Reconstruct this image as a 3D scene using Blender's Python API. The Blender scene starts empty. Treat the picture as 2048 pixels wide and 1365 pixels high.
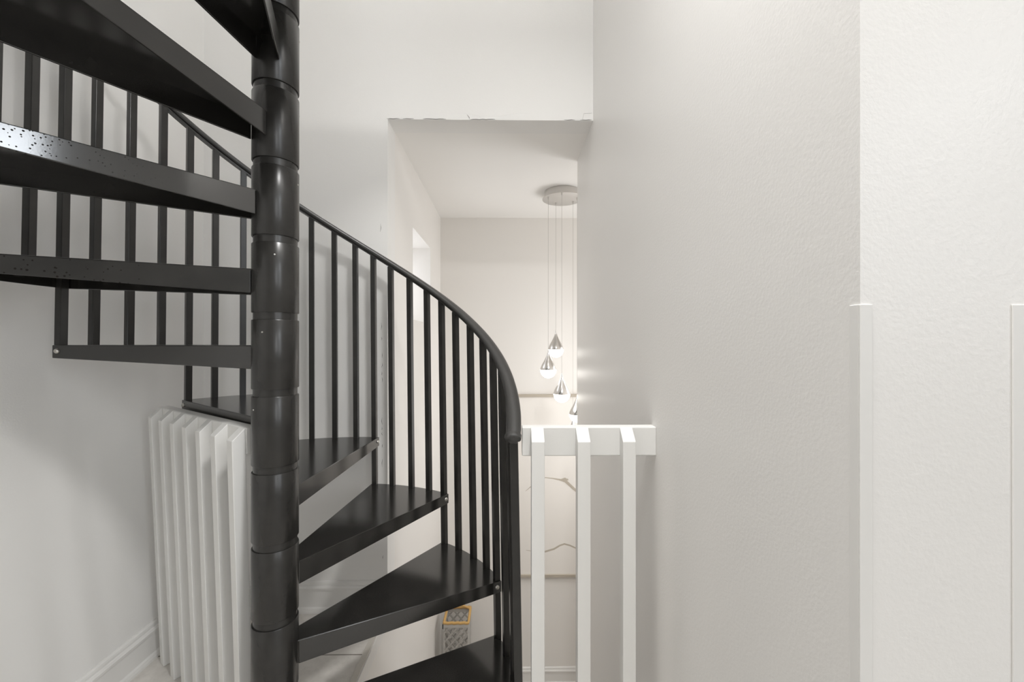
import bpy, bmesh, math, random
from mathutils import Vector, Matrix
random.seed(7)
C = bpy.context.scene.collection
S = bpy.context.scene
U = 0.23                 # one stair rise in metres; the survey below is written in rises from the lens
ZFILL = 19.8
ZF = -6.0526             # landing floor, rises below the lens

def V(x, y, z):          # rises -> metres, landing floor at z = 0
    return Vector((x * U, y * U, (z - ZF) * U))

# ------------------------------------------------------------------ camera
cd = bpy.data.cameras.new('camera')
cam = bpy.data.objects.new('camera', cd); C.objects.link(cam)
cd.sensor_width = 36.0
cd.lens = 825.27 / 2048 * 36.0
cd.clip_start = 0.02
cam.location = V(0, 0, 0)
cam.rotation_euler = (math.pi / 2 + 0.0011, -0.0004, -0.0119)
S.camera = cam
S.view_settings.view_transform = 'Standard'
S.view_settings.look = 'None'
S.view_settings.gamma = 1.0
S.view_settings.use_curve_mapping = False
S.view_settings.exposure = -0.04
S.cycles.use_denoising = True
S.cycles.max_bounces = 12
S.cycles.diffuse_bounces = 7
S.cycles.sample_clamp_indirect = 6.0

# ------------------------------------------------------------------ world and daylight
w = bpy.data.worlds.new('world'); S.world = w; w.use_nodes = True
w.node_tree.nodes['Background'].inputs[0].default_value = (0.80, 0.87, 1.0, 1)
w.node_tree.nodes['Background'].inputs[1].default_value = 1.0

def area(name, loc, rot, sx, sy, power, col=(1, 1, 1)):
    l = bpy.data.lights.new(name, 'AREA'); l.shape = 'RECTANGLE'; l.size = sx; l.size_y = sy
    l.energy = power; l.color = col
    o = bpy.data.objects.new(name, l); C.objects.link(o); o.location = loc; o.rotation_euler = rot
    return o
# daylight through the side window behind the camera and through the hall windows, plus two added fill panels
area('daylight_side_window', V(23.9, -18.5, 4.0), (0, math.radians(90), 0), 8.0 * U, 9.0 * U, 40, (0.95, 0.98, 1.0))
area('daylight_rear_window', V(17.0, -25.9, 7.0), (math.radians(90), 0, 0), 4.4 * U, 12.0 * U, 56, (0.98, 0.99, 1.0))
area('daylight_high_window', V(23.9, -18.5, 12.2), (0, math.radians(90), 0), 3.8 * U, 5.8 * U, 50, (0.90, 0.95, 1.0))
area('overhead_fill', V(-0.5, 2.8, ZFILL), (0, 0, 0), 4.6 * U, 6.0 * U, 66, (1.0, 0.995, 0.985))  # unseen soft fill high over the stair, added to even out the walls
area('near_fill', V(1.0, 1.5, 7.0), (0, 0, 0), 1.1 * U, 1.1 * U, 36, (1.0, 0.99, 0.975))  # bare fill panel out of view, added to brighten the walls; no fixture
area('daylight_hall_window', V(-3.62, 13.15, 1.95), (0, math.radians(-90), 0), 2.5 * U, 2.6 * U, 1.5, (1.0, 0.985, 0.965))
area('daylight_alcove_window', V(6.9, 14.2, -2.0), (0, math.radians(90), 0), 7.0 * U, 3.4 * U, 20, (1.0, 0.985, 0.97))

# ------------------------------------------------------------------ materials
def mat(name, col, rough=0.5, metal=0.0, spec=0.5, bump=None, coat=0.0):
    m = bpy.data.materials.new(name); m.use_nodes = True
    nt = m.node_tree; b = nt.nodes['Principled BSDF']
    b.inputs['Base Color'].default_value = (*col, 1)
    b.inputs['Roughness'].default_value = rough
    b.inputs['Metallic'].default_value = metal
    b.inputs['Specular IOR Level'].default_value = spec
    b.inputs['Coat Weight'].default_value = coat
    tc = nt.nodes.new('ShaderNodeTexCoord')
    if bump:
        scale, strength, dist = bump
        n = nt.nodes.new('ShaderNodeTexNoise'); n.inputs['Scale'].default_value = scale
        n.inputs['Detail'].default_value = 3.0; n.inputs['Roughness'].default_value = 0.55
        nt.links.new(tc.outputs['Object'], n.inputs['Vector'])
        bp = nt.nodes.new('ShaderNodeBump'); bp.inputs['Strength'].default_value = strength
        bp.inputs['Distance'].default_value = dist
        nt.links.new(n.outputs['Fac'], bp.inputs['Height'])
        nt.links.new(bp.outputs['Normal'], b.inputs['Normal'])
    return m

def vary(m, scale, lo, hi, a, b2, detail=4):
    """gentle colour variation through a noise ramp"""
    nt = m.node_tree; b = nt.nodes['Principled BSDF']
    tc = nt.nodes.new('ShaderNodeTexCoord')
    n = nt.nodes.new('ShaderNodeTexNoise'); n.inputs['Scale'].default_value = scale; n.inputs['Detail'].default_value = detail
    r = nt.nodes.new('ShaderNodeValToRGB')
    r.color_ramp.elements[0].position = lo; r.color_ramp.elements[0].color = (*a, 1)
    r.color_ramp.elements[1].position = hi; r.color_ramp.elements[1].color = (*b2, 1)
    nt.links.new(tc.outputs['Object'], n.inputs['Vector']); nt.links.new(n.outputs['Fac'], r.inputs['Fac'])
    nt.links.new(r.outputs['Color'], b.inputs['Base Color'])
    return r

M = {}
M['wall'] = mat('wall_paint', (0.80, 0.792, 0.775), 0.55, spec=0.35, bump=(190, 0.22, 0.0012))
M['wall_gloss'] = mat('right_wall_paint', (0.80, 0.786, 0.765), 0.36, spec=0.5, bump=(150, 0.26, 0.0012))
M['hall'] = mat('hall_paint', (0.80, 0.778, 0.748), 0.5, spec=0.35, bump=(200, 0.12, 0.001))
M['ceiling'] = mat('ceiling_paint', (0.83, 0.815, 0.79), 0.7, spec=0.2, bump=(200, 0.12, 0.001))
M['trim'] = mat('trim_paint', (0.76, 0.75, 0.73), 0.38, spec=0.45, bump=(60, 0.05, 0.001))
M['rail_white'] = mat('white_wood_paint', (0.76, 0.755, 0.735), 0.36, spec=0.45, bump=(45, 0.08, 0.001))
M['chip'] = mat('chipped_paint_edge', (0.10, 0.09, 0.08), 0.8)
M['ridge'] = mat('plaster_ridge', (0.80, 0.792, 0.775), 0.55)
M['steel'] = mat('bolt_steel', (0.62, 0.60, 0.56), 0.38, metal=1.0)
M['chrome'] = mat('chrome', (0.66, 0.64, 0.62), 0.22, metal=1.0)
M['plate'] = mat('canopy_metal', (0.62, 0.60, 0.575), 0.4, metal=0.6)
M['wire'] = mat('wire', (0.45, 0.43, 0.41), 0.4)
M['oak'] = mat('pale_frame_wood', (0.46, 0.41, 0.34), 0.5)
M['canvas'] = mat('canvas', (0.82, 0.79, 0.75), 0.75, spec=0.2)
M['branch'] = mat('branch_paint', (0.50, 0.45, 0.38), 0.8, spec=0.2)
M['rope'] = mat('rope', (0.60, 0.38, 0.15), 0.85, spec=0.15, bump=(500, 0.5, 0.002))
M['wicker'] = mat('grey_wicker', (0.44, 0.425, 0.40), 0.8, spec=0.2, bump=(300, 0.4, 0.002))
M['wicker_band'] = mat('grey_wicker_band', (0.52, 0.505, 0.48), 0.75, spec=0.2)
M['strip'] = mat('edge_strip', (0.58, 0.55, 0.50), 0.45)
M['dark_tag'] = mat('dark_tag', (0.02, 0.025, 0.03), 0.5)

def black(name, rough=0.3):
    m = mat(name, (0.025, 0.024, 0.022), rough, spec=0.5, bump=(260, 0.035, 0.0006), coat=0.0)
    vary(m, 14, 0.3, 0.75, (0.016, 0.0153, 0.014), (0.026, 0.0248, 0.0225))
    return m
M['black'] = black('black_enamel', 0.30)
M['tread'] = black('black_tread_enamel', 0.17)
M['rail_black'] = black('black_handrail', 0.36)
M['pole'] = black('black_pole_enamel', 0.25)

for k, sp in (('tread', .8), ('rail_black', .9), ('pole', .5)): M[k].node_tree.nodes['Principled BSDF'].inputs['Specular IOR Level'].default_value = sp
b0 = M['pole'].node_tree.nodes['Principled BSDF']
M['pole'].node_tree.links.remove(b0.inputs['Normal'].links[0])
def worn(name, ring, size, thresh):
    """black enamel with small rust spots or water rings"""
    m = black(name, 0.30)
    nt = m.node_tree; b = nt.nodes['Principled BSDF']
    src = b.inputs['Base Color'].links[0].from_socket
    tc = nt.nodes.new('ShaderNodeTexCoord')
    v = nt.nodes.new('ShaderNodeTexVoronoi'); v.inputs['Scale'].default_value = size; v.inputs['Randomness'].default_value = 1
    n = nt.nodes.new('ShaderNodeTexNoise'); n.inputs['Scale'].default_value = 9
    nt.links.new(tc.outputs['Object'], v.inputs['Vector']); nt.links.new(tc.outputs['Object'], n.inputs['Vector'])
    ad = nt.nodes.new('ShaderNodeMath'); ad.operation = 'MULTIPLY_ADD'
    ad.inputs[1].default_value = -0.30; ad.inputs[2].default_value = thresh + 0.15
    nt.links.new(n.outputs['Fac'], ad.inputs[0])
    lt = nt.nodes.new('ShaderNodeMath'); lt.operation = 'LESS_THAN'
    xy = nt.nodes.new('ShaderNodeVectorMath'); xy.operation = 'LENGTH'
    nt.links.new(tc.outputs['Object'], xy.inputs[0])
    mr = nt.nodes.new('ShaderNodeMapRange'); mr.inputs['From Min'].default_value = 0.16; mr.inputs['From Max'].default_value = 0.45
    nt.links.new(xy.outputs['Value'], mr.inputs['Value'])
    ml = nt.nodes.new('ShaderNodeMath'); ml.operation = 'MULTIPLY'
    nt.links.new(ad.outputs[0], ml.inputs[0]); nt.links.new(mr.outputs['Result'], ml.inputs[1])
    nt.links.new(v.outputs['Distance'], lt.inputs[0]); nt.links.new(ml.outputs[0], lt.inputs[1])
    fac = lt.outputs[0]
    mx = nt.nodes.new('ShaderNodeMixRGB'); mx.inputs[2].default_value = (0.012, 0.010, 0.008, 1)
    nt.links.new(fac, mx.inputs[0]); nt.links.new(src, mx.inputs[1]); nt.links.new(mx.outputs[0], b.inputs['Base Color'])
    rg = nt.nodes.new('ShaderNodeMath'); rg.operation = 'MULTIPLY_ADD'
    rg.inputs[1].default_value = 0.45; rg.inputs[2].default_value = 0.10 if not ring else 0.28
    sp = nt.nodes.new('ShaderNodeMath'); sp.operation = 'MULTIPLY_ADD'
    sp.inputs[1].default_value = -0.7 if not ring else -.25; sp.inputs[2].default_value = 1.0 if not ring else .5
    nt.links.new(fac, sp.inputs[0]); nt.links.new(sp.outputs[0], b.inputs['Specular IOR Level'])
    nt.links.new(fac, rg.inputs[0]); nt.links.new(rg.outputs[0], b.inputs['Roughness'])
    return m
M['worn_spots'] = worn('black_enamel_rust_spots', False, 120, 0.215)
M['worn_rings'] = worn('black_enamel_water_spots', True, 70, 0.20)

def glow(name, col, strength):
    m = bpy.data.materials.new(name); m.use_nodes = True
    nt = m.node_tree; b = nt.nodes['Principled BSDF']
    b.inputs['Base Color'].default_value = (0.9, 0.9, 0.88, 1); b.inputs['Roughness'].default_value = 0.3
    b.inputs['Emission Color'].default_value = (*col, 1); b.inputs['Emission Strength'].default_value = strength
    return m
M['glow'] = glow('lit_lamp_glass', (1.0, 0.96, 0.90), 6.0)

def tile_mat():
    m = mat('grey_floor_tile', (0.4, 0.4, 0.4), 0.45, spec=0.4)
    nt = m.node_tree; b = nt.nodes['Principled BSDF']
    tc = nt.nodes.new('ShaderNodeTexCoord'); mp = nt.nodes.new('ShaderNodeMapping')
    mp.inputs['Location'].default_value = (2.69 * U, -8.01 * U, 0)
    nt.links.new(tc.outputs['Object'], mp.inputs['Vector'])
    br = nt.nodes.new('ShaderNodeTexBrick')
    br.inputs['Scale'].default_value = 1.0; br.inputs['Brick Width'].default_value = 2.65 * U
    br.inputs['Row Height'].default_value = 1.325 * U; br.inputs['Mortar Size'].default_value = 0.003
    br.inputs['Mortar Smooth'].default_value = 0.1; br.offset = 0.0; br.squash = 1.0
    br.inputs['Color1'].default_value = (1, 1, 1, 1); br.inputs['Color2'].default_value = (0.94, 0.94, 0.94, 1)
    br.inputs['Mortar'].default_value = (0.30, 0.28, 0.26, 1)
    nt.links.new(mp.outputs[0], br.inputs['Vector'])
    n = nt.nodes.new('ShaderNodeTexNoise'); n.inputs['Scale'].default_value = 13; n.inputs['Detail'].default_value = 7
    n.inputs['Roughness'].default_value = 0.65
    nt.links.new(tc.outputs['Object'], n.inputs['Vector'])
    r = nt.nodes.new('ShaderNodeValToRGB')
    r.color_ramp.elements[0].position = 0.3; r.color_ramp.elements[0].color = (0.56, 0.535, 0.50, 1)
    r.color_ramp.elements[1].position = 0.7; r.color_ramp.elements[1].color = (0.74, 0.71, 0.67, 1)
    nt.links.new(n.outputs['Fac'], r.inputs['Fac'])
    mx = nt.nodes.new('ShaderNodeMixRGB'); mx.blend_type = 'MULTIPLY'; mx.inputs[0].default_value = 1
    nt.links.new(r.outputs[0], mx.inputs[1]); nt.links.new(br.outputs['Color'], mx.inputs[2])
    nt.links.new(mx.outputs[0], b.inputs['Base Color'])
    return m
M['tile'] = tile_mat()

# ------------------------------------------------------------------ helpers
def finish(bm, name, m, parent=None, smooth=None, bevel=0.0, origin=None):
    """origin (metres): the vertices are stored relative to it and the object is put there"""
    me = bpy.data.meshes.new(name)
    bmesh.ops.recalc_face_normals(bm, faces=bm.faces)
    if origin is not None: bmesh.ops.translate(bm, verts=bm.verts, vec=-Vector(origin))
    bm.to_mesh(me); bm.free()
    ms = m if isinstance(m, (list, tuple)) else [m]
    for k in ms: me.materials.append(k)
    o = bpy.data.objects.new(name, me); C.objects.link(o)
    if origin is not None: o.location = origin
    if parent is not None:
        o.parent = parent; o.location = Vector(o.location) - Vector(world_loc(parent))
    if smooth is not None:
        me.shade_smooth()
        me.set_sharp_from_angle(angle=math.radians(smooth))
    if bevel:
        b = o.modifiers.new('bevel', 'BEVEL'); b.width = bevel; b.segments = 2; b.limit_method = 'ANGLE'; b.angle_limit = math.radians(40)
    return o
def world_loc(o):
    v = Vector(o.location)
    while o.parent is not None:
        o = o.parent; v = v + Vector(o.location)
    return v
def tag(o, label=None, cat=None, group=None, kind=None):
    if label: o['label'] = label
    if cat: o['category'] = cat
    if group: o['group'] = group
    if kind: o['kind'] = kind
    return o
def empty(name, loc, label, cat):
    o = bpy.data.objects.new(name, None); C.objects.link(o); o.location = loc; o.empty_display_size = 0.1
    return tag(o, label, cat)
def box(bm, x0, x1, y0, y1, z0, z1):
    """rises"""
    vs = [bm.verts.new(V(x, y, z)) for z in (z0, z1) for x, y in ((x0, y0), (x1, y0), (x1, y1), (x0, y1))]
    for f in ((3, 2, 1, 0), (4, 5, 6, 7), (0, 1, 5, 4), (1, 2, 6, 5), (2, 3, 7, 6), (3, 0, 4, 7)):
        bm.faces.new([vs[i] for i in f])
def hexa(bm, pts):
    """eight points in metres: bottom ring of four then top ring of four"""
    vs = [bm.verts.new(p) for p in pts]
    fs = []
    for f in ((3, 2, 1, 0), (4, 5, 6, 7), (0, 1, 5, 4), (1, 2, 6, 5), (2, 3, 7, 6), (3, 0, 4, 7)):
        fs.append(bm.faces.new([vs[i] for i in f]))
    return fs
def lathe(bm, cx, cy, prof, n=40, cap=True):
    """prof: (r, z) in rises, bottom to top"""
    rings = []
    for r, z in prof:
        rings.append([bm.verts.new(V(cx + r * math.cos(2 * math.pi * i / n), cy + r * math.sin(2 * math.pi * i / n), z)) for i in range(n)])
    for a, b in zip(rings, rings[1:]):
        for i in range(n):
            bm.faces.new((a[i], a[(i + 1) % n], b[(i + 1) % n], b[i]))
    if cap:
        bm.faces.new(list(reversed(rings[0]))); bm.faces.new(rings[-1])
def tube(bm, pts, r, n=8, flat=None):
    """pts in metres, radius in metres"""
    rings = []
    for i, p in enumerate(pts):
        t = (pts[min(i + 1, len(pts) - 1)] - pts[max(i - 1, 0)]).normalized()
        a = t.cross(Vector((0, 0, 1)))
        if a.length < 1e-3: a = Vector((1, 0, 0))
        a.normalize(); b = t.cross(a).normalized()
        rr = r[i] if isinstance(r, (list, tuple)) else r
        rings.append([bm.verts.new(p + rr * (math.cos(2 * math.pi * k / n) * a + math.sin(2 * math.pi * k / n) * b)) for k in range(n)])
    for a, b in zip(rings, rings[1:]):
        for k in range(n): bm.faces.new((a[k], a[(k + 1) % n], b[(k + 1) % n], b[k]))
    bm.faces.new(list(reversed(rings[0]))); bm.faces.new(rings[-1])
def struct(name, boxes, m, label=None, parent=None, bevel=0.0):
    bm = bmesh.new()
    for b in boxes: box(bm, *b)
    o = finish(bm, name, m, parent, bevel=bevel)
    if parent is None: tag(o, label, None, None, 'structure')
    return o

# ------------------------------------------------------------------ the setting (rises)
XS, YR = 24.0, -26.0                         # side and rear walls of the room behind the viewer
XW, XL, XR = -6.80, -2.6907, 1.9468          # left wall, stairwell left plane, right wall
YB, YFAR, YE, YP = 9.3229, 16.70, 11.4202, 2.2522
ZC, ZLOW, ZTOP = 5.0064, -13.85, 15.0
FE = 5.5                                     # near floor edge
struct('wall_left', [(XW - .6, XW, YR, YB + .6, ZF - 1, ZTOP)], M['wall'], 'pale grey painted wall on the left beside the spiral staircase')
wb = struct('wall_back', [(XW, XL, YB, YB + .6, ZF, ZTOP), (XL, XR, YB, YB + .6, ZC, ZTOP)], M['wall'], 'pale grey wall behind the spiral staircase with the header over the hall opening')
struct('wall_right', [(XR, 2.865, YP, YE, ZLOW, ZTOP)], M['wall_gloss'], 'wide pale right wall with a sheen and its frontal end beside the corner guards')
# hall left wall with a square window opening
wy0, wy1, wz0, wz1, wx = 11.80, 14.50, .625, 3.265, XL - 1.0
struct('wall_hall', [(wx, XL, YB + .6, wy0, ZLOW, ZC), (wx, XL, wy1, YFAR, ZLOW, ZC),
                     (wx, XL, wy0, wy1, ZLOW, wz0), (wx, XL, wy0, wy1, wz1, ZC)], M['hall'], 'cream hall wall with the small recessed window')
struct('wall_far', [(wx, 7.2, YFAR, YFAR + .5, ZLOW, ZC)], M['hall'], 'cream wall at the far end of the hall')
struct('wall_stairwell', [(XL - .5, XL, FE, YB, ZLOW, ZF - .35), (XL - .5, XL, YB, YB + .6, ZLOW, ZF), (XL, XR, FE - .6, FE - .1, ZLOW, ZF - .35)], M['hall'], 'cream wall below the landing edge in the stairwell')
struct('wall_alcove', [(2.865, 7.2, YE - .4, YE, ZLOW, ZC),
                       (7.0, 7.5, YE, 12.4, ZLOW, ZC), (7.0, 7.5, 16.0, YFAR, ZLOW, ZC),
                       (7.0, 7.5, 12.4, 16.0, ZLOW, -5.6), (7.0, 7.5, 12.4, 16.0, 1.6, ZC)], M['hall'], 'alcove wall beyond the right wall')
struct('ceiling', [(wx, 7.2, YB + .6, YFAR, ZC, ZC + .5)], M['ceiling'], 'white ceiling of the hall beyond the opening')
struct('floor', [(XW, XL, YR, YB, ZF - .35, ZF), (XL, XR, YR, FE, ZF - .35, ZF),
                 (XR, XS, YR, YP, ZF - .35, ZF), (2.865, XS, YP, 8, ZF - .35, ZF)], M['tile'], 'grey tiled landing floor')
struct('floor_lower', [(XL, 7.2, FE, YFAR, ZLOW - .4, ZLOW)], M['tile'], 'tiled floor at the foot of the stairwell')
# the room behind the camera
struct('wall_rear', [(XW, 14, YR - .6, YR, ZF - .3, ZTOP), (20, XS, YR - .6, YR, ZF - .3, ZTOP), (14, 20, YR - .6, YR, ZF - .3, 0), (14, 20, YR - .6, YR, 13, ZTOP)], M['wall'], 'wall with a tall window behind the viewer')
struct('wall_side', [(XS, XS + .6, YR, -23, ZF - .3, ZTOP), (XS, XS + .6, -14, 8, ZF - .3, ZTOP), (XS, XS + .6, -23, -14, ZF - .3, 0), (XS, XS + .6, -23, -14, 8, 10.2),
                     (XS, XS + .6, -23, -21.5, 10.2, 14.2), (XS, XS + .6, -15.5, -14, 10.2, 14.2), (XS, XS + .6, -23, -14, 14.2, ZTOP),
                     (2.865, XS, 7.4, 8, ZF - .3, ZTOP)], M['wall'], 'side wall with two windows behind the viewer')
struct('ceiling_upper', [(XW, -2.9, YR, YB, ZTOP, ZTOP + .5), (1.9, XS + .6, YR, YB, ZTOP, ZTOP + .5),
                         (-2.9, 1.9, YR, -.3, ZTOP, ZTOP + .5), (-2.9, 1.9, 5.9, YB, ZTOP, ZTOP + .5)], M['ceiling'], 'high ceiling with an open light well above the staircase')
struct('wall_light_well', [(-3.2, -2.9, -.6, 6.2, ZTOP + .5, 20), (1.9, 2.2, -.6, 6.2, ZTOP + .5, 20), (-2.9, 1.9, -.6, -.3, ZTOP + .5, 20), (-2.9, 1.9, 5.9, 6.2, ZTOP + .5, 20)], M['ceiling'], 'white walls of the light well above the staircase')
def window(name, label, x0, x1, y0, y1, z0, z1):
    f = .14; ym = (y0 + y1) / 2
    o = struct(name, [(x0, x1, y0, y0 + f, z0, z1), (x0, x1, y1 - f, y1, z0, z1), (x0, x1, y0 + f, y1 - f, z0, z0 + f),
                      (x0, x1, y0 + f, y1 - f, z1 - f, z1), (x0, x1, ym - .06, ym + .06, z0 + f, z1 - f)], M['trim'], label)
    return o
window('window_1', 'small square window deep in the hall wall recess', wx, wx + .12, wy0, wy1, wz0, wz1)
window('window_2', 'large window in the side wall behind the viewer', XS + .12, XS + .26, -23.0, -14.0, 0, 8.0)
window('window_4', 'high window in the side wall behind the viewer', XS + .12, XS + .26, -21.5, -15.5, 10.2, 14.2)
struct('window_5', [(14, 14.14, YR - .4, YR - .26, 0, 13), (19.86, 20, YR - .4, YR - .26, 0, 13), (14.14, 19.86, YR - .4, YR - .26, 0, .14), (14.14, 19.86, YR - .4, YR - .26, 12.86, 13), (15.7, 15.95, YR + .12, YR + .22, 0, 13)], M['trim'], 'tall window in the wall behind the viewer')
window('window_3', 'tall window in the alcove wall', 7.1, 7.24, 12.4, 16.0, -5.6, 1.6)

# baseboards: stepped profile swept along a wall
BB = [(0, 0), (.105, 0), (.105, .05), (.09, .10), (.062, .125), (.062, .49), (.085, .505), (.090, .55), (.070, .585), (.050, .595), (.050, .63), (.042, .66), (.018, .685), (0, .685)]
def baseboard(name, label, p0, p1, nrm, z0):
    bm = bmesh.new(); a = []; b = []
    for d, h in BB:
        a.append(bm.verts.new(V(p0[0] + nrm[0] * d, p0[1] + nrm[1] * d, z0 + h)))
        b.append(bm.verts.new(V(p1[0] + nrm[0] * d, p1[1] + nrm[1] * d, z0 + h)))
    n = len(BB)
    for i in range(n): bm.faces.new((a[i], a[(i + 1) % n], b[(i + 1) % n], b[i]))
    bm.faces.new(a); bm.faces.new(list(reversed(b)))
    return tag(finish(bm, name, M['trim']), label, None, None, 'structure')
baseboard('baseboard_left', 'white moulded baseboard along the left wall', (XW, YR), (XW, YB), (1, 0), ZF)
baseboard('baseboard_back', 'white moulded baseboard along the back wall of the landing', (XW + .08, YB), (XL - .02, YB), (0, -1), ZF)
baseboard('baseboard_far', 'white moulded baseboard along the far hall wall', (XL, YFAR), (7.0, YFAR), (0, -1), ZLOW)
# landing edge strip and its white fascia board
bm = bmesh.new(); box(bm, XL - .10, XL + .015, FE, YB, ZF, ZF + .022)
tag(finish(bm, 'trim_1', M['strip'], bevel=.001), 'beige edging strip along the landing edge over the stairwell', None, None, 'structure')
bm = bmesh.new(); box(bm, XL, XL + .012, FE, YB, ZF - .36, ZF - .005); box(bm, XL, XL + .035, FE, YB, ZF - .09, ZF - .005)
tag(finish(bm, 'trim_2', M['trim'], bevel=.002), 'white fascia board below the landing edge', None, None, 'structure')
# corner guards on the end of the right wall
def guard(name, label, xc, sx, wd=.062):
    bm = bmesh.new(); t = .010; top = .2052
    xo = xc - sx * t                                  # outer face
    a, b = sorted((xo, xc + sx * wd)); box(bm, a, b, YP - t, YP, ZF + .69, top)
    a, b = sorted((xo, xc)); box(bm, a, b, YP, YP + wd, ZF + .69, top)
    return tag(finish(bm, name, M['trim'], bevel=.0008), label, None, None, 'structure')
guard('trim_3', 'white corner guard strip on the near edge of the right wall', XR, 1)
guard('trim_4', 'white corner guard strip at the right border of the wall end', 2.865, -1, .0735)
baseboard('baseboard_right', 'white baseboard on the frontal end of the right wall', (XR, YP), (2.865, YP), (0, -1), ZF)

# cracks and tape seams in the paint of the back wall (small raised slivers with their own shape)
def wall_pt(px, py, off=.0):                          # a point of the back wall given on the survey sheet
    return (px - 1014.1) / 825.27 * YB, YB - off, -(py - 683.4) / 825.27 * YB
bm = bmesh.new()
def sliver(pts, wd, off=.006):
    q = []
    for i, (px, py) in enumerate(pts):
        x, y, z = wall_pt(px, py, off); q.append(V(x, y, z))
    rr = [wd * U * (0.35 if i in (0, len(pts) - 1) else 1) for i in range(len(q))]
    tube(bm, q, rr, 5)
for x0, x1 in ((774, 800), (806, 828), (846, 892), (940, 990), (1128, 1150), (1160, 1184)):
    n = max(3, int((x1 - x0) / 6)); sliver([(x0 + (x1 - x0) * i / n, 239.2 + random.uniform(-.6, .5)) for i in range(n + 1)], .0045)
sliver([(934, 230), (938, 235), (939, 239)], .005)
sliver([(1168, 226), (1184, 225)], .005)
sliver([(1168, 226), (1165, 238)], .004)
y = 330
while y < 1150:
    L = random.uniform(5, 16); x = 761 + (y - 330) * .009
    if random.random() < .55: sliver([(x + random.uniform(-1, 1), y), (x + random.uniform(-1.5, 1.5), y + L / 2), (x + random.uniform(-1, 1), y + L)], .0048, .007)
    y += L + random.uniform(4, 26)
for x0, x1 in ((674, 696), (706, 714), (724, 733)):
    sliver([(x0, 1166.3), ((x0 + x1) / 2, 1166), (x1, 1166.3)], .004)
finish(bm, 'paint_crack', M['chip'], wb)
bm = bmesh.new()
sliver([(636, 429.5), (660, 428), (672, 427.5), (690, 430), (720, 430), (766, 430.5)], .006, -.004)
sliver([(774, 227), (930, 226), (960, 233), (1000, 232), (1030, 226), (1184, 226)], .006, -.004)
finish(bm, 'tape_seam', M['ridge'], wb, smooth=60)

# ------------------------------------------------------------------ the spiral staircase
PX, PY, RF, KL = -3.1078, 5.5792, 3.2743, -0.0191
TH0, ST, Z5, HH = 1.4849, 0.51206, -0.0526, 3.9243
DO, RO = 0.0828, 3.3256
stair = empty('spiral_staircase', V(PX, PY, ZF), 'black metal spiral staircase winding around a central pole with a curved handrail', 'staircase')
hel = lambda j: Z5 + j / 4.0 - 2.0
TOPT = 11
# pole
bm = bmesh.new()
lathe(bm, PX, PY, [(.262, ZF), (.262, Z5 + TOPT - 5 + .9)], 56)
finish(bm, 'central_pole', M['pole'], stair, smooth=40)
bm = bmesh.new()
lathe(bm, PX, PY, [(.40, ZF), (.40, ZF + .05), (.30, ZF + .06)], 56)
finish(bm, 'base_plate', M['black'], stair, smooth=40)
sl = None
for t in range(0, TOPT + 1):
    z = Z5 + t - 5
    bm = bmesh.new()
    zb = z - .57 if t > 0 else ZF + .06
    lathe(bm, 0, 0, [(.262, zb), (.276, zb), (.281, zb + .008), (.281, z + .327), (.276, z + .335), (.262, z + .335)], 64, cap=False)
    bmesh.ops.translate(bm, verts=bm.verts, vec=Vector((PX * U, PY * U, 0)))
    sl = finish(bm, 'hub_sleeve', M['pole'], stair, smooth=40)
    # one set screw on each sleeve
    a = TH0 + (t - 3) * ST + ST / 2 + (2.6 if t in (8, 7) else 1.9)
    bm = bmesh.new()
    c = V(PX + .283 * math.cos(a), PY + .283 * math.sin(a), z + .17)
    d = Vector((math.cos(a), math.sin(a), 0)); e = Vector((-d.y, d.x, 0))
    r = .0028
    ring0 = [bm.verts.new(c - d * .002 + r * (math.cos(k * math.pi / 6) * e + math.sin(k * math.pi / 6) * Vector((0, 0, 1)))) for k in range(12)]
    ring1 = [bm.verts.new(c + d * .001 + .8 * r * (math.cos(k * math.pi / 6) * e + math.sin(k * math.pi / 6) * Vector((0, 0, 1)))) for k in range(12)]
    for k in range(12): bm.faces.new((ring0[k], ring0[(k + 1) % 12], ring1[(k + 1) % 12], ring1[k]))
    bm.faces.new(ring1)
    tag(finish(bm, 'screw', M['steel'], sl), 'bright steel screw')

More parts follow.
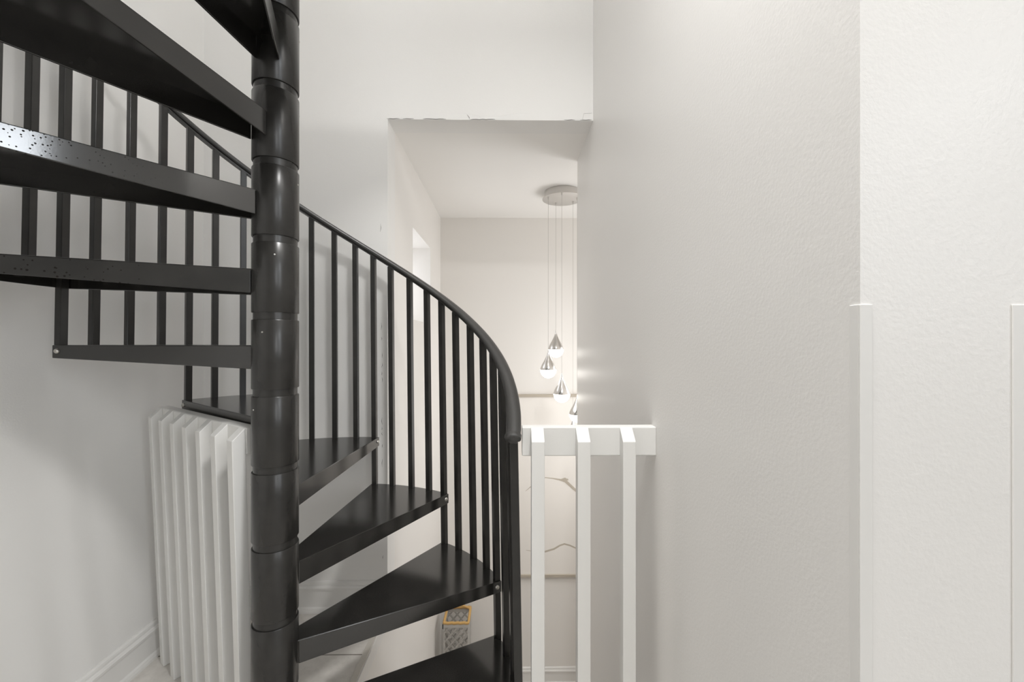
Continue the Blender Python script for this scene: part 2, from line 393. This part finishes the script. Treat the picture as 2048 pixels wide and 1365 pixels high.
# tread: wedge pan with tapered side flanges and a curved rim
def tread_mesh():
    bm = bmesh.new()
    T = .022; FI, FO = .318, .185; RI = .255
    def P(r, a, off, z):                                # along a radial at angle a, offset sideways
        return Vector(((r * math.cos(a) - off * math.sin(a)) * U, (r * math.sin(a) + off * math.cos(a)) * U, z * U))
    n = 14
    # top plate
    outer = [(-DO, 0.0)] + [(None, ST * i / n) for i in range(n + 1)] + [(DO, ST)]
    def ringpts(z, inset=0.0):
        pts = [P(RI, 0, -DO + inset, z), P(RO, 0, -DO + inset, z)]
        for i in range(1, n):
            pts.append(P(RO + .004, ST * i / n, 0, z))
        pts += [P(RO, ST, DO - inset, z), P(RI, ST, DO - inset, z)]
        return pts
    tp = [bm.verts.new(p) for p in ringpts(0)]
    lo = [bm.verts.new(p) for p in ringpts(-T)]
    bm.faces.new(tp); bm.faces.new(list(reversed(lo)))
    for i in range(len(tp)):
        k = (i + 1) % len(tp); bm.faces.new((tp[i], lo[i], lo[k], tp[k]))
    # nose flange and rear flange
    for a, sg in ((0.0, -1), (ST, 1)):
        o0, o1 = sg * DO, sg * (DO - T)
        ri = .275
        pts = [P(ri, a, o0, -FI), P(RO, a, o0, -FO), P(RO, a, o1, -FO), P(ri, a, o1, -FI),
               P(ri, a, o0, -.001), P(RO, a, o0, -.001), P(RO, a, o1, -.001), P(ri, a, o1, -.001)]
        fs = hexa(bm, pts)
        if sg == 1:
            for f in fs: f.material_index = 1
    # curved rim
    a0 = DO / RO
    prev = None
    ring = []
    for i in range(n + 1):
        a = -a0 * .75 + (ST + 1.5 * a0) * i / n
        ring.append([bm.verts.new(P(r, a, 0, z)) for r, z in ((RO - .002, -.004), (RO - .024, -.004), (RO - .024, -FO), (RO - .002, -FO))])
    for A, B in zip(ring, ring[1:]):
        for k in range(4): bm.faces.new((A[k], A[(k + 1) % 4], B[(k + 1) % 4], B[k]))
    bm.faces.new(ring[0]); bm.faces.new(list(reversed(ring[-1])))
    return bm
bm = tread_mesh()
tr0 = finish(bm, 'tread', [M['tread'], M['tread']], stair, bevel=.0022)
tr0.location = (0, 0, 0)
# bolt mesh: dome head pointing +Y
def bolt_bm():
    bm = bmesh.new(); n = 14; prof = [(.0085, 0), (.0082, .0025), (.0065, .005), (.0035, .0065)]
    rings = [[bm.verts.new(Vector((r * math.cos(2 * math.pi * i / n), h, r * math.sin(2 * math.pi * i / n)))) for i in range(n)] for r, h in prof]
    for A, B in zip(rings, rings[1:]):
        for i in range(n): bm.faces.new((A[i], A[(i + 1) % n], B[(i + 1) % n], B[i]))
    bm.faces.new(rings[0]); bm.faces.new(rings[-1])
    return bm
bolt0 = finish(bolt_bm(), 'bolt', M['steel'], None, smooth=50)
tag(bolt0, 'round steel bolt head')
def put_bolt(o, tr, a, sg):
    o.parent = tr
    r = 3.245
    o.location = ((r * math.cos(a) - sg * DO * math.sin(a)) * U, (r * math.sin(a) + sg * DO * math.cos(a)) * U, -.085 * U)
    o.rotation_euler = (0, 0, a if sg > 0 else a + math.pi)
treads = []
DJ = {0: 0.0, 1: -.0080, 2: -.0030, 3: .0070}
for t in range(0, TOPT + 1):
    if t == 0: tr, b1, b2 = tr0, bolt0, bolt0.copy()
    else:
        tr = tr0.copy(); b1 = bolt0.copy(); b2 = bolt0.copy(); C.objects.link(tr); C.objects.link(b1)
        tr.parent = stair
    C.objects.link(b2)
    tr.location = (0, 0, (Z5 + t - 5 - ZF) * U)
    tr.rotation_euler = (0, 0, TH0 + (t - 3) * ST)
    put_bolt(b1, tr, 0.0, -1); put_bolt(b2, tr, ST, 1)
    if t in (6, 7):
        tr.material_slots[1].link = 'OBJECT'; tr.material_slots[1].material = M['worn_spots'] if t == 7 else M['worn_rings']
        tag(tr, 'tread with rust speckles along its side' if t == 7 else 'tread with dark water spots along its side')
    if t in (6, 7, 8):                                # fixing nuts of the balusters under the plate
        for k in (1, 2, 3):
            a = k * ST / 4 + DJ[k]; bm = bmesh.new()
            c = Vector((3.2 * math.cos(a) * U, 3.2 * math.sin(a) * U, -.022 * U))
            lo = [bm.verts.new(c + Vector((.009 * math.cos(q * math.pi / 3), .009 * math.sin(q * math.pi / 3), -.012))) for q in range(6)]
            hi = [bm.verts.new(c + Vector((.009 * math.cos(q * math.pi / 3), .009 * math.sin(q * math.pi / 3), .001))) for q in range(6)]
            bm.faces.new(lo); bm.faces.new(hi)
            for q in range(6): bm.faces.new((lo[q], lo[(q + 1) % 6], hi[(q + 1) % 6], hi[q]))
            nb = finish(bm, 'nut', M['steel']); nb.parent = tr; tag(nb, 'steel nut')
    treads.append(tr)

# balusters
def bar(j, zb, zt, a, name, m):
    th = TH0 + j * ST / 4 + DJ[j % 4]
    bm = bmesh.new(); pts = []
    for z in (zb, zt):
        R = RF + KL * (z - hel(j))
        cx, cy = PX + R * math.cos(th), PY + R * math.sin(th)
        er = Vector((math.cos(th), math.sin(th))); et = Vector((-er.y, er.x))
        for u, v in ((-1, -1), (1, -1), (1, 1), (-1, 1)):
            q = Vector((cx, cy)) + er * (u * a / 2) + et * (v * a / 2); pts.append(V(q.x, q.y, z))
    hexa(bm, pts)
    return finish(bm, name, m, stair, bevel=.0018)
for j in range(-11, 33):
    t = 3 + j // 4 if j % 4 else j // 4 + 2
    zb = Z5 + t - 5 - (.015 if j % 4 else .10)
    if t < 0: zb = ZF
    bar(j, zb, hel(j) + HH - .05, .100, 'baluster', M['black'])
bar(-12, ZF, hel(-12) + HH - .05, .106, 'newel_post', M['black'])

# handrail: moulded section swept along the helix
HP = [(-.050, -.070), (.050, -.070), (.050, -.045), (.078, -.040), (.094, -.020), (.098, .005), (.088, .032), (.060, .052), (.025, .062),
      (-.025, .062), (-.060, .052), (-.088, .032), (-.098, .005), (-.094, -.020), (-.078, -.040), (-.050, -.045)]
def rail_ring(bm, j, sc=1.0, push=0.0):
    th = TH0 + j * ST / 4; R = RF + KL * HH
    er = Vector((math.cos(th), math.sin(th), 0)); et = Vector((-er.y, er.x, 0))
    tg = (et * R + Vector((0, 0, 1)) * (1 / ST)).normalized()
    nn = tg.cross(er) * -1
    if nn.z < 0: nn = -nn
    c = Vector((PX, PY, hel(j) + HH)) + er * R + tg * push
    out = []
    for u, v in HP:
        q = c + er * u * sc + nn * v * sc; out.append(bm.verts.new(V(q.x, q.y, q.z)))
    return out
def sweep(bm, rings):
    n = len(rings[0])
    for A, B in zip(rings, rings[1:]):
        for k in range(n): bm.faces.new((A[k], A[(k + 1) % n], B[(k + 1) % n], B[k]))
    bm.faces.new(list(reversed(rings[0]))); bm.faces.new(rings[-1])
bm = bmesh.new()
js = [-12.35 + i * .25 for i in range(int((33 + 12.35) / .25) + 1)]
sweep(bm, [rail_ring(bm, j) for j in js])
hr = finish(bm, 'handrail', M['rail_black'], stair, smooth=35)
bm = bmesh.new()
sweep(bm, [rail_ring(bm, -12.35, .9, -.055), rail_ring(bm, -12.35, 1.08, -.045), rail_ring(bm, -12.35, 1.10, -.02), rail_ring(bm, -12.35, 1.10, .02), rail_ring(bm, -12.35, 1.0, .03)])
finish(bm, 'end_cap', M['rail_black'], hr, smooth=35)

# ------------------------------------------------------------------ white guard railing beside the right wall
gr = empty('guard_railing', V(1.05, 5.36, ZF), 'white wooden guard railing fixed between the newel post and the right wall', 'railing')
bm = bmesh.new(); box(bm, .195, XR, 5.36, 5.52, -1.492, -1.115)
finish(bm, 'top_rail', M['rail_white'], gr, bevel=.003)
for x0, x1 in ((.309, .476), (.892, 1.057), (1.467, 1.631)):
    bm = bmesh.new()
    lo = [V(x, y, ZF) for x, y in ((x0, 5.2), (x1, 5.2), (x1, 5.36), (x0, 5.36))]
    hi = [V(x, y, z) for x, y, z in ((x0, 5.2, -1.27), (x1, 5.2, -1.27), (x1, 5.36, -1.118), (x0, 5.36, -1.118))]
    hexa(bm, lo + hi)
    finish(bm, 'baluster', M['rail_white'], gr, bevel=.0018)

# ------------------------------------------------------------------ loose railing section leaning behind the pole
a = 2.525; D = Vector((math.cos(a), math.sin(a), 0)); N = Vector((-D.y, D.x, 0))
pan = empty('railing_section', V(-5.06, 6.9, ZF), 'loose white railing section with seven slats leaning under the stairs by the left wall', 'railing')
BW = .165; lean = Vector((.150, -.452, 0)); ZT = -1.341
def pp(v, z): return V(v.x, v.y, z)
for k in range(7):
    b = Vector((-6.384, 7.752, 0)) - D * (.540 * k); zt = ZT + .005 * k
    up = (zt + .155 - ZF) / (zt - ZF)
    bm = bmesh.new()
    lo = [b, b + D * BW, b + D * BW - N * BW, b - N * BW]            # front near, front far, back far, back near
    hi = [(p + lean, zt) for p in lo[:2]] + [(p + lean * up, zt + .155) for p in lo[2:]]
    hexa(bm, [pp(p, ZF) for p in lo] + [pp(p, z) for p, z in hi])
    finish(bm, 'baluster', M['rail_white'], pan, bevel=.0018)
bm = bmesh.new()
near = Vector((-6.384, 7.752, 0)) - D * (.540 * 6) - N * BW; far = Vector((-6.384, 7.752, 0)) + D * (BW + .02) - N * BW
def at(z): return lean * ((z - ZF) / (ZT - ZF))
zt0, zt1 = ZT + .155 + .03, ZT + .155
lo = [(near + at(zt0 - .37), zt0 - .37), (far + at(zt1 - .37), zt1 - .37), (far - N * .155 + at(zt1 - .37), zt1 - .37), (near - N * .155 + at(zt0 - .37), zt0 - .37)]
hi = [(near + at(zt0), zt0), (far + at(zt1), zt1), (far - N * .155 + at(zt1), zt1 + .008), (near - N * .155 + at(zt0), zt0 + .008)]
hexa(bm, [pp(p, z) for p, z in lo + hi])
finish(bm, 'top_rail', M['rail_white'], pan, bevel=.004)

# ------------------------------------------------------------------ pendant light in the hall
cx, cy, zp = 1.847, 13.78, 4.75
pen = empty('pendant_light', V(cx, cy, ZC), 'cluster pendant light of chrome teardrops hanging in the hall', 'pendant light')
bm = bmesh.new(); lathe(bm, cx, cy, [(.60, zp + .02), (.60, ZC - .01), (.58, ZC)], 48)
cn = finish(bm, 'canopy', M['plate'], pen, smooth=40)
bm = bmesh.new(); lathe(bm, cx, cy, [(.655, zp), (.668, zp + .008), (.668, zp + .022), (.655, zp + .03)], 56)
finish(bm, 'canopy_plate', M['plate'], cn, smooth=40)
HTEAR = [(.012, .655), (.022, .58), (.038, .52), (.060, .455), (.090, .39), (.118, .33), (.160, .255), (.210, .165), (.243, .09), (.258, .04), (.262, 0.0)]
for x, y, zb in ((1.67, 14.1, -.272), (1.352, 13.54, -.927), (1.744, 13.13, -1.67), (2.316, 13.6, -2.40), (2.232, 13.95, -3.25)):
    bm = bmesh.new()
    tube(bm, [V(x, y, zp + .01), V(x, y, (zp + zb) / 2), V(x, y, zb + .62)], .0011, 6)
    wr = finish(bm, 'wire', M['wire'], pen)
    bm = bmesh.new(); lathe(bm, x, y, [(.018, zp - .085), (.024, zp - .07), (.024, zp)], 12)
    finish(bm, 'cord_grip', M['plate'], wr, smooth=40)
    bm = bmesh.new(); lathe(bm, x, y, [(r, zb + h) for r, h in reversed(HTEAR)], 36)
    sh = finish(bm, 'lamp_shade', M['chrome'], pen, smooth=50)
    bm = bmesh.new()
    lathe(bm, x, y, [(.265 * math.sin(math.radians(d)), zb - .28 * math.cos(math.radians(d))) for d in (6, 18, 32, 46, 60, 74, 86, 90)], 36)
    tag(finish(bm, 'diffuser', M['glow'], sh, smooth=60), 'glowing white glass dome')

# ------------------------------------------------------------------ framed picture on the far wall
fx0, fx1, fz0, fz1 = .31, 4.2, -9.47, -2.13
pic = empty('wall_picture', V((fx0 + fx1) / 2, YFAR, (fz0 + fz1) / 2), 'tall pale framed picture of bare branches on the far hall wall', 'picture')
f = .10; y0 = YFAR - .16
bm = bmesh.new()
for b in ((fx0, fx1, y0, YFAR, fz1 - f, fz1), (fx0, fx1, y0, YFAR, fz0, fz0 + f), (fx0, fx0 + f, y0, YFAR, fz0 + f, fz1 - f), (fx1 - f, fx1, y0, YFAR, fz0 + f, fz1 - f)): box(bm, *b)
finish(bm, 'frame', M['oak'], pic, bevel=.001)
yc = YFAR - .10
bm = bmesh.new(); box(bm, fx0 + f, fx1 - f, yc, YFAR - .005, fz0 + f, fz1 - f)
finish(bm, 'canvas', M['canvas'], pic)
def cpt(px, py): return V((px - 1014.1) / 825.27 * yc, yc - .004, -(py - 683.4) / 825.27 * yc)
for parts in (((([(1051, 983), (1063, 973), (1078, 960), (1091, 956), (1104, 957.5), (1118, 960), (1131, 963), (1142, 973), (1154, 984), (1172, 994), (1196, 1001)], [.01, .03, .03, .025, .03, .05, .09, .08, .075, .07, .04]),
                 ([(1120, 961), (1130, 959), (1137, 961)], [.04, .09, .03]), ([(1131, 963), (1136, 958)], [.03, .015]))),
              (([(1052, 1101), (1064, 1103), (1078, 1104), (1091, 1104), (1108, 1099), (1120, 1092), (1129, 1089), (1140, 1092), (1153, 1098), (1175, 1108), (1200, 1110)], [.01, .02, .04, .055, .055, .05, .05, .045, .045, .04, .02]),)):
    bm = bmesh.new()
    for pts, rr in parts: tube(bm, [cpt(*p) for p in pts], [r * U * .75 for r in rr], 6)
    for v in bm.verts: v.co.y = yc * U - .0006 + (v.co.y - (yc - .004) * U) * .04
    finish(bm, 'branch', M['branch'], pic)

# ------------------------------------------------------------------ lattice basket in the far corner
bx0, bx1, by0, by1, bz = -2.365, -1.415, 15.36, 16.31, -10.48
bk = empty('lattice_basket', V((bx0 + bx1) / 2, (by0 + by1) / 2, ZLOW), 'tall grey lattice basket with yellow rope rim in the far hall corner', 'basket')
bm = bmesh.new()
t = .05
for za, zb in ((bz - .17, bz - .02), (ZLOW, ZLOW + .2)):
    for b in ((bx0, bx1, by0, by0 + t, za, zb), (bx0, bx1, by1 - t, by1, za, zb), (bx0, bx0 + t, by0 + t, by1 - t, za, zb), (bx1 - t, bx1, by0 + t, by1 - t, za, zb)): box(bm, *b)
for x in (bx0, bx1 - t):
    for y in (by0, by1 - t): box(bm, x, x + t, y, y + t, ZLOW + .2, bz - .17)
box(bm, bx0 + t, bx1 - t, by0 + t, by1 - t, ZLOW + .02, ZLOW + .08)
finish(bm, 'basket_frame', M['wicker_band'], bk, bevel=.002)
def lattice(p0, p1, nrm):
    """crossed slats between two uprights"""
    bm = bmesh.new(); e = (Vector(p1) - Vector(p0)); L = e.length; e.normalize()
    z0, z1 = ZLOW + .2, bz - .15; H = z1 - z0; sp = .30; th = .028
    for lay, sg in ((0.0, 1), (.02, -1)):
        s = -H
        while s < L + H:
            # line from (s, 0) rising at slope 1.25*sg, clipped to the panel
            pts = []
            sl = 1.15
            ua, ub = (s, s + H / sl) if sg > 0 else (s + H / sl, s)
            ta, tb = 0.0, 1.0
            du = ub - ua
            lo_t, hi_t = (0 - ua) / du, (L - ua) / du
            if lo_t > hi_t: lo_t, hi_t = hi_t, lo_t
            ta, tb = max(ta, lo_t), min(tb, hi_t)
            if tb - ta > .02:
                A = Vector((ua + du * ta, z0 + H * ta)); B = Vector((ua + du * tb, z0 + H * tb))
                d = (B - A).normalized(); nn = Vector((-d.y, d.x)) * th
                q = []
                for off in (lay, lay + .02):
                    for P in (A - nn, B - nn, B + nn, A + nn):
                        w3 = Vector(p0) + e * P.x + Vector(nrm) * off
                        q.append(V(w3.x, w3.y, P.y))
                hexa(bm, q)
            s += sp
    return finish(bm, 'lattice_panel', M['wicker'], bk)
lattice((bx0 + .02, by0 + .005, 0), (bx1 - .02, by0 + .005, 0), (0, 1, 0))
lattice((bx0 + .02, by1 - .005, 0), (bx1 - .02, by1 - .005, 0), (0, -1, 0))
lattice((bx0 + .005, by0 + .02, 0), (bx0 + .005, by1 - .02, 0), (1, 0, 0))
lattice((bx1 - .005, by0 + .02, 0), (bx1 - .005, by1 - .02, 0), (-1, 0, 0))
bm = bmesh.new()
cor = [(bx0 + .02, by0 + .02), (bx1 - .02, by0 + .02), (bx1 - .02, by1 - .02), (bx0 + .02, by1 - .02), (bx0 + .02, by0 + .02)]
loop = []
for (xa, ya), (xb, yb) in zip(cor, cor[1:]):
    for i in range(12): loop.append(V(xa + (xb - xa) * i / 12, ya + (yb - ya) * i / 12, bz + .012 * math.sin(i * 2.1)))
loop.append(loop[0].copy())
tube(bm, loop, .05 * U, 8)
tag(finish(bm, 'rope_rim', M['rope'], bk, smooth=60), 'yellow rope rim')
bm = bmesh.new()
hp = []
for i in range(19):
    q = i / 18; hp.append(V(bx0 + .06 + (bx1 - bx0 - .12) * q, by1 - .12 - .1 * math.sin(q * math.pi), bz + .02 + .20 * math.sin(q * math.pi)))
tube(bm, hp, .042 * U, 8)
tag(finish(bm, 'rope_handle', M['rope'], bk, smooth=60), 'yellow rope handle')
bm = bmesh.new(); box(bm, bx0 - .05, bx0 - .002, by0 + .1, by0 + .16, bz - .28, bz - .12)
tag(finish(bm, 'tag', M['dark_tag'], bk), 'small dark tag')
